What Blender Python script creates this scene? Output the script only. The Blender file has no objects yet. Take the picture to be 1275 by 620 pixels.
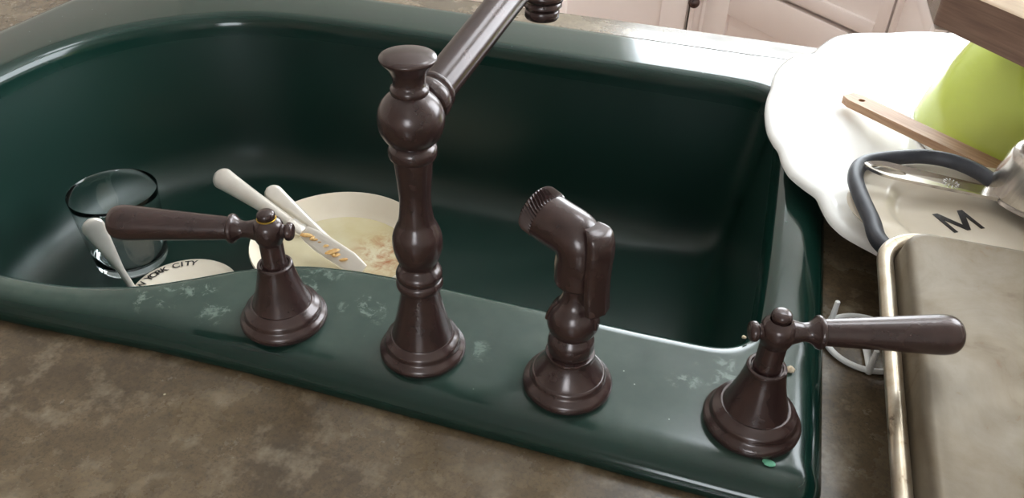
import bpy, bmesh, math, random
from mathutils import Vector, Matrix, Euler
random.seed(7)
PI = math.pi
scene = bpy.context.scene
col = scene.collection

# ------------------------------------------------------------------ camera
FPX, PPX, PPY, CAMH = 1000.0, 637.5, 310.0, 0.36
NAD = (592.0, 1661.0)                       # vanishing point of the verticals
YAW = math.radians(-16.6)
def _cam_axes():
    d = Vector((NAD[0]-PPX, NAD[1]-PPY, FPX)).normalized()
    up = -d
    f = Vector((0, 0, 1)); fw = (f - up*f.dot(up)).normalized()
    rt = fw.cross(up)
    c, s = math.cos(YAW), math.sin(YAW)
    return rt*c + fw*s, -rt*s + fw*c, up
AX, AY, AZ = _cam_axes()                    # world axes seen from the camera
CAM = Vector((0, 0, CAMH))
def ray(x, y):
    r = Vector(((x-PPX)/FPX, (y-PPY)/FPX, 1.0))
    return Vector((AX.dot(r), AY.dot(r), AZ.dot(r)))
def at(x, y, z=0.0):                        # pixel -> point on the level plane z
    d = ray(x, y); return CAM + d*((z-CAMH)/d.z)
def hit(x, y, n, q):                        # pixel -> point on a plane
    d = ray(x, y); n = Vector(n); return CAM + d*(n.dot(Vector(q)-CAM)/n.dot(d))
cd = bpy.data.cameras.new('camera'); cam = bpy.data.objects.new('camera', cd); col.objects.link(cam)
cd.sensor_fit = 'HORIZONTAL'; cd.sensor_width = 36.0; cd.lens = 36.0*FPX/1275.0; cd.clip_start = 0.01
m = Matrix.Identity(4)
for i, a in enumerate((AX, AY, AZ)):
    m[i][0] = a.x; m[i][1] = -a.y; m[i][2] = -a.z
m[0][3], m[1][3], m[2][3] = CAM
cam.matrix_world = m
scene.camera = cam

# ------------------------------------------------------------------ sky, window daylight, exposure
w = bpy.data.worlds.new('world'); scene.world = w; w.use_nodes = True
wb = w.node_tree.nodes['Background']
wb.inputs['Color'].default_value = (0.88, 0.95, 1.0, 1); wb.inputs['Strength'].default_value = 12.0
vs = scene.view_settings
vs.view_transform = 'Standard'; vs.look = 'None'; vs.gamma = 1.0; vs.exposure = 0.0; vs.use_curve_mapping = False
ROOM = dict(x0=-2.3, x1=0.90, y0=-1.9, y1=2.72, z0=-0.918, z1=1.55)
ADDED_SKY = (0.02, 0.58, 1.10, 1.60)               # unseen rooflight, added for the highlight on the spout: x0, x1, y0, y1
# window openings: wall, (horizontal a0, a1), (z0, z1)
WIN = [('far', -0.42, 0.62, 0.12, 1.25), ('right', 1.00, 2.45, 0.20, 1.42), ('back', -0.05, 0.65, 0.35, 1.10)]
def portal(wall, a0, a1, z0, z1):
    l = bpy.data.lights.new('window_portal', 'AREA'); l.shape = 'RECTANGLE'
    l.size = a1-a0; l.size_y = z1-z0; l.cycles.is_portal = True
    o = bpy.data.objects.new('window_portal', l); col.objects.link(o)
    c = (a0+a1)/2; z = (z0+z1)/2
    if wall == 'far':   o.location = (c, ROOM['y1']+0.03, z); d = Vector((0, -1, 0))
    if wall == 'right': o.location = (ROOM['x1']+0.03, c, z); d = Vector((-1, 0, 0))
    if wall == 'back':  o.location = (c, ROOM['y0']-0.03, z); d = Vector((0, 1, 0))
    o.rotation_euler = d.to_track_quat('-Z', 'Y').to_euler()
for wdef in WIN: portal(*wdef)
pl_ = bpy.data.lights.new('window_portal', 'AREA'); pl_.shape = 'RECTANGLE'; pl_.size = ADDED_SKY[1]-ADDED_SKY[0]; pl_.size_y = ADDED_SKY[3]-ADDED_SKY[2]; pl_.cycles.is_portal = True  # portal of the added rooflight
po_ = bpy.data.objects.new('window_portal', pl_); col.objects.link(po_); po_.location = ((ADDED_SKY[0]+ADDED_SKY[1])/2, (ADDED_SKY[2]+ADDED_SKY[3])/2, ROOM['z1']+0.05)

# ------------------------------------------------------------------ materials
def lin(r, g, b):
    f = lambda c: c/12.92 if c <= 0.04045 else ((c+0.055)/1.055)**2.4
    return (f(r/255), f(g/255), f(b/255), 1)
def new_mat(name, color, rough=0.5, metal=0.0, spec=0.5, coat=0.0):
    mt = bpy.data.materials.new(name); mt.use_nodes = True
    b = mt.node_tree.nodes['Principled BSDF']
    b.inputs['Base Color'].default_value = color
    b.inputs['Roughness'].default_value = rough; b.inputs['Metallic'].default_value = metal
    b.inputs['Specular IOR Level'].default_value = spec
    b.inputs['Coat Weight'].default_value = coat; b.inputs['Coat Roughness'].default_value = 0.05
    return mt
class NT:
    def __init__(s, mt): s.t = mt.node_tree; s.b = s.t.nodes['Principled BSDF']
    def n(s, kind, **kw):
        nd = s.t.nodes.new(kind)
        for k, v in kw.items():
            if k in nd.inputs: s.put(nd, k, v)
            else: setattr(nd, k, v)
        return nd
    def put(s, nd, k, v):
        if isinstance(v, bpy.types.NodeSocket): s.t.links.new(v, nd.inputs[k])
        else: nd.inputs[k].default_value = v
    def coord(s, kind='Object', scale=(1, 1, 1)):
        tc = s.n('ShaderNodeTexCoord'); mp = s.n('ShaderNodeMapping', Vector=tc.outputs[kind], Scale=scale)
        return mp.outputs[0]
    def noise(s, vec, scale, detail=4, rough=0.55, dist=0.0):
        return s.n('ShaderNodeTexNoise', Vector=vec, Scale=scale, Detail=detail, Roughness=rough, Distortion=dist).outputs['Fac']
    def ramp(s, fac, stops):
        r = s.n('ShaderNodeValToRGB', Fac=fac); e = r.color_ramp.elements
        while len(e) < len(stops): e.new(0.5)
        for el, (p, c) in zip(e, stops): el.position = p; el.color = c if len(c) == 4 else (*c, 1)
        return r.outputs['Color']
    def mapr(s, v, a, b, c=0.0, d=1.0):
        nd = s.n('ShaderNodeMapRange'); s.put(nd, 0, v)
        for i, x in enumerate((a, b, c, d)): nd.inputs[i+1].default_value = x
        return nd.outputs[0]
    def math(s, op, a, b=0.0):
        nd = s.n('ShaderNodeMath', operation=op); s.put(nd, 0, a); s.put(nd, 1, b); return nd.outputs[0]
    def mix(s, f, a, b):
        nd = s.n('ShaderNodeMix', data_type='RGBA'); s.put(nd, 0, f); s.put(nd, 6, a); s.put(nd, 7, b); return nd.outputs[2]
    def bump(s, h, strength=0.2, dist=0.001):
        nd = s.n('ShaderNodeBump', Strength=strength, Distance=dist, Height=h)
        s.t.links.new(nd.outputs[0], s.b.inputs['Normal'])

M = {}
# enamel with dust, specks and dried soap film
mt = M['enamel'] = new_mat('green_enamel', lin(13, 42, 35), 0.14, 0, 0.5)
t = NT(mt); v = t.coord()
film = None
for (x, y, r) in [(213, 364, .017), (268, 386, .016), (375, 357, .022), (452, 386, .018), (180, 372, .012),
                  (600, 440, .010), (868, 478, .010), (900, 466, .016), (905, 500, .012), (845, 470, .008), (960, 440, .012), (250, 360, .012), (410, 340, .012)]:
    p = at(x, y)
    d = t.n('ShaderNodeVectorMath', operation='DISTANCE'); t.put(d, 0, v); d.inputs[1].default_value = p
    g = t.mapr(d.outputs['Value'], 0.0, r*1.35, 1.0, 0.0)
    film = g if film is None else t.math('MAXIMUM', film, g)
n1 = t.noise(v, 80, 7, 0.72, 0.5); n2 = t.noise(v, 34, 3, 0.5)
blot = t.math('MULTIPLY', t.math('ADD', t.mapr(n1, 0.50, 0.78), t.mapr(n2, 0.40, 0.75, 0.0, 0.30)), t.math('POWER', film, 0.7))
vo = t.n('ShaderNodeTexVoronoi', Vector=v, Scale=120.0)
speck = t.mapr(vo.outputs['Distance'], 0.075, 0.045)
sel = t.n('ShaderNodeSeparateColor', Color=vo.outputs['Color'])
speck = t.math('MULTIPLY', speck, t.math('GREATER_THAN', sel.outputs[0], 0.86))
haze = t.mapr(t.noise(v, 14, 5, 0.6), 0.3, 0.8, 0.05, 0.20)
geo = t.n('ShaderNodeNewGeometry'); sp = t.n('ShaderNodeSeparateXYZ', Vector=geo.outputs['Position'])
near = t.mapr(sp.outputs['Y'], 0.46, 0.40)                   # splashes reach only the deck around the taps
haze = t.math('MULTIPLY', haze, near)
deckm = t.mapr(sp.outputs['Z'], -0.0035, -0.0005)            # dust and dried water lie on the level deck only
dirt = t.math('MULTIPLY', t.math('MAXIMUM', t.math('MAXIMUM', blot, haze), speck), deckm)
c = t.mix(dirt, lin(13, 42, 35), lin(142, 160, 148))
t.t.links.new(c, t.b.inputs['Base Color'])
inside = t.mapr(sp.outputs['Z'], -0.03, -0.012, 0.22, 0.0)    # the bowl is scoured dull
t.t.links.new(t.math('ADD', t.mapr(dirt, 0.0, 0.5, 0.12, 0.45), inside), t.b.inputs['Roughness'])

mt = M['bronze'] = new_mat('oil_rubbed_bronze', lin(62, 42, 40), 0.25, 0.25, 0.9)
t = NT(mt); v = t.coord()
n1 = t.noise(v, 60, 4)
t.t.links.new(t.ramp(n1, [(0.3, lin(56, 39, 38)), (0.7, lin(70, 50, 47))]), t.b.inputs['Base Color'])
t.t.links.new(t.mapr(t.noise(v, 220, 3), 0.3, 0.7, 0.235, 0.25), t.b.inputs['Roughness'])

mt = M['counter'] = new_mat('mottled_laminate', lin(104, 90, 74), 0.42)
t = NT(mt); v = t.coord()
a = t.noise(v, 9, 7, 0.66, 0.0); b_ = t.noise(v, 130, 5, 0.7)
c = t.ramp(a, [(0.30, lin(66, 55, 42)), (0.45, lin(98, 82, 62)), (0.56, lin(117, 100, 77)), (0.72, lin(142, 125, 102))])
c = t.mix(t.mapr(b_, 0.35, 0.7, 0.0, 0.55), c, lin(72, 61, 47))
fine = t.noise(v, 480, 3, 0.8); mid = t.noise(v, 42, 4, 0.65)
c = t.mix(t.mapr(fine, 0.48, 0.66, 0.0, 0.55), c, lin(62, 54, 44))
c = t.mix(t.mapr(mid, 0.52, 0.72, 0.0, 0.45), c, lin(166, 152, 130))
vo = t.n('ShaderNodeTexVoronoi', Vector=v, Scale=70.0)
sel = t.n('ShaderNodeSeparateColor', Color=vo.outputs['Color'])
sk = t.math('MULTIPLY', t.mapr(vo.outputs['Distance'], 0.07, 0.04), t.math('GREATER_THAN', sel.outputs[1], 0.9))
c = t.mix(sk, c, lin(190, 180, 150))
t.t.links.new(c, t.b.inputs['Base Color'])
t.t.links.new(t.mapr(a, 0.3, 0.7, 0.20, 0.32), t.b.inputs['Roughness'])
t.bump(b_, 0.12, 0.0006)

def noisy(name, c1, c2, scale, rough=0.5, metal=0.0, bump=0.0, stretch=(1, 1, 1), coat=0.0):
    mt = M[name] = new_mat(name, c1, rough, metal, 0.5, coat); t = NT(mt)
    v = t.coord(scale=stretch); f = t.noise(v, scale, 5, 0.6, 0.2)
    t.t.links.new(t.ramp(f, [(0.35, c1), (0.68, c2)]), t.b.inputs['Base Color'])
    if bump: t.bump(f, bump, 0.001)
    return mt
noisy('porcelain', lin(243, 241, 238), lin(248, 247, 245), 6, 0.12)
noisy('cream', lin(236, 223, 203), lin(242, 231, 214), 14, 0.15)
noisy('lime', lin(205, 220, 100), lin(212, 226, 112), 8, 0.14)
noisy('rubber', lin(52, 54, 62), lin(66, 68, 76), 60, 0.45, bump=0.1)
noisy('steel', lin(196, 190, 184), lin(214, 208, 202), 50, 0.22, 1.0, stretch=(1, 12, 1))
noisy('silver', lin(230, 222, 212), lin(240, 234, 226), 40, 0.28, 0.5)
noisy('white_plastic', lin(242, 241, 238), lin(246, 245, 243), 30, 0.35)
noisy('bamboo', lin(160, 118, 86), lin(192, 154, 120), 18, 0.5, bump=0.1, stretch=(1, 14, 14))
noisy('board_side_shaded', lin(120, 92, 78), lin(150, 118, 100), 14, 0.55, bump=0.15, stretch=(1, 9, 22))  # shade on the board's side is put into this darker wood colour
noisy('board_top_lit', lin(206, 178, 150), lin(222, 198, 170), 12, 0.55, stretch=(1, 16, 1))  # same wood, paler: daylight on the top is put into the colour
noisy('cabinet', lin(241, 228, 221), lin(245, 233, 227), 4, 0.45)
noisy('wall_paint', lin(226, 222, 214), lin(230, 226, 219), 3, 0.8)
noisy('tan_paint', lin(204, 194, 184), lin(210, 200, 190), 3, 0.8)
noisy('ceiling_paint', lin(236, 234, 230), lin(240, 238, 234), 3, 0.85)
noisy('floor_wood', lin(132, 98, 72), lin(160, 122, 92), 9, 0.45, stretch=(1, 10, 1))
noisy('crumb', lin(196, 176, 148), lin(224, 208, 182), 400, 0.8)
noisy('chip', lin(96, 170, 138), lin(120, 190, 156), 300, 0.6)
M['ink'] = new_mat('black_ink', lin(34, 30, 30), 0.4)
M['dark'] = new_mat('dark_gap', lin(40, 32, 30), 0.7)
M['brass'] = new_mat('brass_thread', lin(196, 160, 70), 0.3, 0.9)
mt = M['glass'] = new_mat('clear_glass', (0.93, 0.97, 0.96, 1), 0.01)
mt.node_tree.nodes['Principled BSDF'].inputs['Transmission Weight'].default_value = 1.0
mt.node_tree.nodes['Principled BSDF'].inputs['IOR'].default_value = 1.45
mt = M['pane'] = new_mat('window_glass', (1, 1, 1, 1), 0.0); t = NT(mt)
tr = t.n('ShaderNodeBsdfTransparent'); gl = t.n('ShaderNodeBsdfGlossy', Roughness=0.0)
mx = t.n('ShaderNodeMixShader', Fac=0.04); t.t.links.new(tr.outputs[0], mx.inputs[1]); t.t.links.new(gl.outputs[0], mx.inputs[2])
t.t.links.new(mx.outputs[0], t.t.nodes['Material Output'].inputs['Surface'])
# stained tinplate
mt = M['tin'] = new_mat('stained_tinplate', lin(186, 174, 156), 0.5, 0.35); t = NT(mt); v = t.coord()
a = t.noise(v, 16, 7, 0.65, 0.6); b_ = t.noise(v, 60, 5, 0.7, 0.4)
c = t.ramp(a, [(0.30, lin(92, 74, 52)), (0.42, lin(122, 109, 90)), (0.6, lin(132, 122, 107)), (0.8, lin(112, 99, 80))])
c = t.mix(t.mapr(b_, 0.62, 0.75, 0.0, 0.6), c, lin(120, 84, 50))
t.t.links.new(c, t.b.inputs['Base Color']); t.t.links.new(t.mapr(b_, 0.3, 0.7, 0.42, 0.6), t.b.inputs['Roughness'])
mt = M['tin_rim'] = new_mat('tarnished_tin_rim', lin(190, 180, 166), 0.3, 0.8); t = NT(mt); v = t.coord()
b_ = t.noise(v, 45, 5, 0.7, 0.4)
t.t.links.new(t.ramp(b_, [(0.35, lin(196, 186, 170)), (0.62, lin(176, 160, 138)), (0.72, lin(60, 42, 32))]), t.b.inputs['Base Color'])
# leftovers in the bowl
mt = M['sauce'] = new_mat('thin_yellow_sauce', lin(206, 190, 140), 0.12); t = NT(mt); v = t.coord()
p = at(485, 318, -0.185)
d = t.n('ShaderNodeVectorMath', operation='DISTANCE'); t.put(d, 0, v); d.inputs[1].default_value = at(484, 318, -.177)-at(422, 303, -.160)+Vector((0, 0, .0415))
g = t.mapr(d.outputs['Value'], 0.0, 0.055, 1.0, 0.0)
a = t.math('MULTIPLY', t.mapr(t.noise(v, 70, 6, 0.7, 0.6), 0.4, 0.68), g)
c = t.mix(t.math('MULTIPLY', a, 1.3), t.ramp(t.noise(v, 18, 4), [(0.3, lin(214, 205, 176)), (0.7, lin(202, 188, 148))]), lin(160, 84, 40))
t.t.links.new(c, t.b.inputs['Base Color'])
noisy('smear', lin(196, 142, 72), lin(224, 190, 130), 200, 0.3)

# ------------------------------------------------------------------ mesh helpers
def tag(o, label=None, cat=None, group=None, kind=None):
    for k, v in (('label', label), ('category', cat), ('group', group), ('kind', kind)):
        if v: o[k] = v
    return o
def link(name, me, mat=None, parent=None):
    o = bpy.data.objects.new(name, me); col.objects.link(o)
    if mat: me.materials.append(M[mat])
    if parent: o.parent = parent
    return o
def finish(bm, name, mat=None, parent=None, smooth=True, angle=35):
    bmesh.ops.recalc_face_normals(bm, faces=bm.faces)
    me = bpy.data.meshes.new(name); bm.to_mesh(me); bm.free()
    if smooth:
        me.shade_smooth(); me.set_sharp_from_angle(angle=math.radians(angle))
    return link(name, me, mat, parent)
def empty(name, loc=(0, 0, 0), rz=0.0):
    o = bpy.data.objects.new(name, None); col.objects.link(o); o.location = loc; o.rotation_euler = (0, 0, rz)
    o.empty_display_size = 0.02; return o
def ring_faces(bm, loops, close=True):
    for a, b in zip(loops, loops[1:]):
        n = len(a)
        for i in range(n if close else n-1):
            j = (i+1) % n
            bm.faces.new((a[i], a[j], b[j], b[i]))
def catmull(pts, sub=6, closed=False):
    P = [tuple(p) for p in pts]; n = len(P); out = []
    rng = range(n if closed else n-1)
    for i in rng:
        if closed: q = [P[(i-1) % n], P[i], P[(i+1) % n], P[(i+2) % n]]
        else: q = [P[max(i-1, 0)], P[i], P[i+1], P[min(i+2, n-1)]]
        for k in range(sub):
            t = k/sub
            out.append(tuple(0.5*((2*b) + (-a+c)*t + (2*a-5*b+4*c-d)*t*t + (-a+3*b-3*c+d)*t**3) for a, b, c, d in zip(*q)))
    if not closed: out.append(P[-1])
    return out
def add_lathe(bm, prof, segs=48, mat=Matrix.Identity(4)):
    loops = []
    for r, z in prof:
        if r < 1e-5: loops.append([bm.verts.new(mat @ Vector((0, 0, z)))])
        else: loops.append([bm.verts.new(mat @ Vector((r*math.cos(2*PI*i/segs), r*math.sin(2*PI*i/segs), z))) for i in range(segs)])
    for a, b in zip(loops, loops[1:]):
        for i in range(segs):
            j = (i+1) % segs
            if len(a) == 1 and len(b) == 1: continue
            if len(a) == 1: bm.faces.new((a[0], b[j], b[i]))
            elif len(b) == 1: bm.faces.new((a[i], a[j], b[0]))
            else: bm.faces.new((a[i], a[j], b[j], b[i]))
def lathe(name, prof, mat, parent=None, segs=48, mtx=Matrix.Identity(4), angle=40):
    bm = bmesh.new(); add_lathe(bm, prof, segs, mtx); return finish(bm, name, mat, parent, angle=angle)
XAX = Matrix.Rotation(PI/2, 4, 'Y')          # lathe axis z -> x
def add_loft(bm, path, secs, up=(0, 0, 1), segs=16, caps=True, power=1.0):
    """sweep an oval; secs = (half width, half thickness) per point"""
    P = [Vector(p) for p in path]; up = Vector(up); loops = []
    for i, p in enumerate(P):
        tg = (P[min(i+1, len(P)-1)] - P[max(i-1, 0)]).normalized()
        side = tg.cross(up).normalized(); nn = side.cross(tg).normalized()
        w, h = secs[i] if isinstance(secs[i], tuple) else (secs[i], secs[i])
        L = []
        for k in range(segs):
            a = 2*PI*k/segs; ca, sa = math.cos(a), math.sin(a)
            ca = math.copysign(abs(ca)**power, ca); sa = math.copysign(abs(sa)**power, sa)
            L.append(bm.verts.new(p + side*(w*ca) + nn*(h*sa)))
        loops.append(L)
    ring_faces(bm, loops)
    if caps: bm.faces.new(loops[0]); bm.faces.new(loops[-1])
    return loops
def loft(name, path, secs, mat, parent=None, up=(0, 0, 1), segs=16, caps=True, power=1.0, angle=40):
    bm = bmesh.new(); add_loft(bm, path, secs, up, segs, caps, power); return finish(bm, name, mat, parent, angle=angle)
def add_tube_closed(bm, path, r, segs=12):
    P = [Vector(p) for p in path]; n = len(P); loops = []
    for i, p in enumerate(P):
        tg = (P[(i+1) % n]-P[i-1]).normalized(); s = tg.cross(Vector((0, 0, 1))).normalized(); u = s.cross(tg)
        loops.append([bm.verts.new(p + s*(r*math.cos(2*PI*k/segs)) + u*(r*math.sin(2*PI*k/segs))) for k in range(segs)])
    ring_faces(bm, loops+[loops[0]])
def add_box(bm, lo, hi, bev=0.0, mtx=Matrix.Identity(4)):
    r = bmesh.ops.create_cube(bm, size=1.0); vs_ = r['verts']
    for v_ in vs_:
        v_.co = mtx @ Vector([lo[i] + (v_.co[i]+0.5)*(hi[i]-lo[i]) for i in range(3)])
    if bev:
        es = list({e for v_ in vs_ for e in v_.link_edges})
        bmesh.ops.bevel(bm, geom=es, offset=bev, segments=2, affect='EDGES', profile=0.5)
def box(name, lo, hi, mat, parent=None, bev=0.0, mtx=Matrix.Identity(4)):
    bm = bmesh.new(); add_box(bm, lo, hi, bev, mtx); return finish(bm, name, mat, parent, smooth=bev > 0)
def add_prism(bm, outline, z0, z1, bev=0.0):
    lo = [bm.verts.new((x, y, z0)) for x, y in outline]; hi = [bm.verts.new((x, y, z1)) for x, y in outline]
    ring_faces(bm, [lo, hi]); bm.faces.new(hi); bm.faces.new(lo[::-1])
def rounded(x0, x1, y0, y1, rs, n=8):        # rs: radii at (x1,y0),(x1,y1),(x0,y1),(x0,y0)
    out = []
    for (cx, cy, sx, sy, a0), r in zip(((x1, y0, -1, 1, -PI/2), (x1, y1, -1, -1, 0), (x0, y1, 1, -1, PI/2), (x0, y0, 1, 1, PI)), rs):
        for k in range(n+1):
            a = a0 + PI/2*k/n; out.append((cx+sx*r + r*math.cos(a), cy+sy*r + r*math.sin(a)))
    return out
def text_mesh(s, size, extrude=0.0, bold=0.0):
    c = bpy.data.curves.new('t', 'FONT'); c.body = s; c.size = size; c.extrude = extrude; c.offset = bold; c.align_x = 'CENTER'; c.align_y = 'CENTER'
    o = bpy.data.objects.new('t', c); col.objects.link(o)
    me = bpy.data.meshes.new_from_object(o.evaluated_get(bpy.context.evaluated_depsgraph_get()))
    bpy.data.objects.remove(o); bpy.data.curves.remove(c); return me

# ------------------------------------------------------------------ room shell
R_ = ROOM; T = 0.12
def st(o): o['kind'] = 'structure'; return o
st(box('floor', (R_['x0']-T, R_['y0']-T, R_['z0']-0.05), (R_['x1']+T, R_['y1']+T, R_['z0']), 'floor_wood'))
bm = bmesh.new()
for lo_, hi_ in (((R_['x0']-T, R_['y0']-T), (R_['x1']+T, ADDED_SKY[2])), ((R_['x0']-T, ADDED_SKY[3]), (R_['x1']+T, R_['y1']+T)), ((R_['x0']-T, ADDED_SKY[2]), (ADDED_SKY[0], ADDED_SKY[3])), ((ADDED_SKY[1], ADDED_SKY[2]), (R_['x1']+T, ADDED_SKY[3]))):
    add_box(bm, (*lo_, R_['z1']), (*hi_, R_['z1']+0.08))
st(finish(bm, 'ceiling', 'ceiling_paint', smooth=False))
e = st(empty('window_%d' % (len(WIN)+1)))  # frame and pane of the added, unseen rooflight
f = 0.03
for lo_, hi_ in (((ADDED_SKY[0]+.002, ADDED_SKY[2]+.002), (ADDED_SKY[0]+f, ADDED_SKY[3]-.002)), ((ADDED_SKY[1]-f, ADDED_SKY[2]+.002), (ADDED_SKY[1]-.002, ADDED_SKY[3]-.002)), ((ADDED_SKY[0]+f, ADDED_SKY[2]+.002), (ADDED_SKY[1]-f, ADDED_SKY[2]+f)), ((ADDED_SKY[0]+f, ADDED_SKY[3]-f), (ADDED_SKY[1]-f, ADDED_SKY[3]-.002))):
    box('frame_bar', (*lo_, R_['z1']+.02), (*hi_, R_['z1']+.07), 'porcelain', e)
box('pane', (ADDED_SKY[0]+f, ADDED_SKY[2]+f, R_['z1']+.04), (ADDED_SKY[1]-f, ADDED_SKY[3]-f, R_['z1']+.044), 'pane', e)
def wall(name, side, opening=None):
    bm = bmesh.new(); z0, z1 = R_['z0'], R_['z1']
    if side in ('far', 'back'): A0, A1 = R_['x0'], R_['x1']
    else: A0, A1 = R_['y0']-T, R_['y1']+T
    def seg(a0, a1, b0, b1):
        if a1-a0 < 1e-4 or b1-b0 < 1e-4: return
        if side == 'far':   add_box(bm, (a0, R_['y1'], b0), (a1, R_['y1']+T, b1))
        if side == 'back':  add_box(bm, (a0, R_['y0']-T, b0), (a1, R_['y0'], b1))
        if side == 'right': add_box(bm, (R_['x1'], a0, b0), (R_['x1']+T, a1, b1))
        if side == 'left':  add_box(bm, (R_['x0']-T, a0, b0), (R_['x0'], a1, b1))
    if opening:
        a0, a1, b0, b1 = opening
        seg(A0, a0, z0, z1); seg(a1, A1, z0, z1); seg(a0, a1, z0, b0); seg(a0, a1, b1, z1)
    else: seg(A0, A1, z0, z1)
    st(finish(bm, name, 'tan_paint' if side in ('left', 'back') else 'wall_paint', smooth=False))
ops = {w_[0]: w_[1:] for w_ in WIN}
for s_ in ('far', 'right', 'back', 'left'): wall('wall_'+s_, s_, ops.get(s_))
for i, (side, a0, a1, b0, b1) in enumerate(WIN):
    e = st(empty('window_%d' % (i+1)))
    def wb_(nm, lo, hi, mat):                # lo/hi in (along, depth, z); depth 0..T outwards
        def c3(a, d, z):
            if side == 'far': return (a, R_['y1']+d, z)
            if side == 'back': return (a, R_['y0']-d, z)
            return (R_['x1']+d, a, z)
        p, q = c3(*lo), c3(*hi)
        return box(nm, tuple(map(min, p, q)), tuple(map(max, p, q)), mat, e)
    f = 0.035; g = 0.002
    wb_('frame_stile', (a0+g, 0.045, b0+g), (a0+f, 0.085, b1-g), 'porcelain'); wb_('frame_stile', (a1-f, 0.045, b0+g), (a1-g, 0.085, b1-g), 'porcelain')
    wb_('frame_rail', (a0+f, 0.045, b0+g), (a1-f, 0.085, b0+f), 'porcelain'); wb_('frame_rail', (a0+f, 0.045, b1-f), (a1-f, 0.085, b1-g), 'porcelain')
    wb_('pane', (a0+f, 0.062, b0+f), (a1-f, 0.066, b1-f), 'pane')

# ------------------------------------------------------------------ sink and worktop
CZ = -0.018                                   # worktop surface
C0 = Vector((-0.34, 0.62)); NTH = 900
inner_pts = [(.047, .47), (.0445, .445), (.036, .424), (.018, .414), (-.02, .412), (-.07, .4115), (-.13, .411), (-.18, .4105), (-.217, .4095), (-.25, .406),
             (-.283, .398), (-.318, .380), (-.347, .3585), (-.374, .341), (-.41, .327), (-.446, .321), (-.50, .319), (-.56, .324), (-.625, .343), (-.68, .385),
             (-.717, .445), (-.731, .52), (-.733, .59), (-.727, .65), (-.708, .705), (-.675, .752), (-.63, .792), (-.58, .817), (-.52, .829), (-.4, .834),
             (-.25, .834), (-.1, .834), (-.02, .833), (.018, .828), (.040, .812), (.048, .785), (.049, .7), (.049, .6), (.0485, .53)]
inner = catmull(inner_pts, 10, True)
OX0, OX1, OY0, OY1 = -0.832, 0.0895, 0.302, 0.935
def dense(poly, n=12): return [tuple(Vector(p).lerp(Vector(q), k/n)) for p, q in zip(poly, poly[1:]+poly[:1]) for k in range(n)]
outer = rounded(OX0, OX1, OY0, OY1, (0.022, 0.05, 0.06, 0.09), 14)
outer = [(x, y - (0.013*(lambda u: u*u*(3-2*u))(min(1, max(0, (-0.27-x)/0.22))) if y < 0.45 else 0)) for x, y in dense(outer)]
def radial(poly):
    out = []; n = len(poly)
    P = [Vector(p)-C0 for p in poly]
    for k in range(NTH):
        a = 2*PI*k/NTH; d = Vector((math.cos(a), math.sin(a))); best = 0
        for i in range(n):
            p, q = P[i], P[(i+1) % n]; e = q-p
            den = d.x*e.y - d.y*e.x
            if abs(den) < 1e-12: continue
            tt = (p.x*e.y - p.y*e.x)/den; s = (p.x*d.y - p.y*d.x)/den
            if tt > 0 and -1e-9 <= s <= 1+1e-9: best = max(best, tt)
        out.append(best)
    return out
ri, ro = radial(inner), radial(outer)
def slant(r):                                 # radial length of one unit of true inset
    o = []
    for k in range(NTH):
        dr = (r[(k+1) % NTH]-r[k-1])/(4*PI/NTH); o.append(min(1.7, math.sqrt(1+(dr/r[k])**2)))
    return smooth_l(o, 6)
def smooth_l(r, it):
    for _ in range(it): r = [(r[k-1]+2*r[k]+r[(k+1) % NTH])/4 for k in range(NTH)]
    return r
si, so = slant(ri), slant(ro)
bm = bmesh.new(); loops = []
def loop(rs, z): 
    loops.append([bm.verts.new((C0.x+r*math.cos(2*PI*k/NTH), C0.y+r*math.sin(2*PI*k/NTH), z)) for k, r in enumerate(rs)])
loop([r-0.012 for r in ro], CZ-0.010)         # underside of the rim
loop([r-0.012 for r in ro], CZ+0.0006)
gap = smooth_l([a-b for a, b in zip(ro, ri)], 10)
for d, z in ((0.0008, CZ+0.0006), (0, -0.0165), (0.0004, -0.0125), (0.0020, -0.0088), (0.0055, -0.0056), (0.0100, -0.0034), (0.0155, -0.0017), (0.021, -0.0006), (0.027, 0)):
    loop([r-d*min(s, 0.55*g/0.027) for r, s, g in zip(ro, so, gap)], z)
for d, z, it in ((-0.013, 0, 0), (-0.008, -0.0004, 0), (-0.004, -0.0015, 0), (-0.001, -0.0035, 0), (0.0015, -0.0065, 0), (0.0032, -0.0105, 0), (0.0042, -0.016, 0), (0.0062, -0.03, 0),
                 (0.011, -0.06, 3), (0.0165, -0.10, 8), (0.022, -0.14, 16), (0.026, -0.160, 24), (0.031, -0.175, 30), (0.039, -0.187, 40), (0.050, -0.195, 50), (0.064, -0.199, 60), (0.085, -0.2005, 80)):
    loop(smooth_l([r-d*(min(s, 0.40*g/0.013) if d < 0 else s) for r, s, g in zip(ri, si, gap)], it), z)
for f, z in ((0.7, -0.202), (0.4, -0.204), (0.12, -0.206)):
    loop([x*f for x in smooth_l([r-0.085 for r in ri], 80)], z)
ring_faces(bm, loops); bm.faces.new(loops[-1])
sink = empty('kitchen_sink')
tag(sink, 'dark green enamelled cast iron sink set into the brown worktop', 'sink')
basin = finish(bm, 'basin', 'enamel', sink, angle=60)
FLOORZ = -0.2005
# worktop with its cut-out
bm = bmesh.new()
WX0, WX1, WY0, WY1 = -1.75, 0.897, -0.36, 1.016
outl = radial([(WX0, WY0), (WX1, WY0), (WX1, WY1), (WX0, WY1)])
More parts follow.
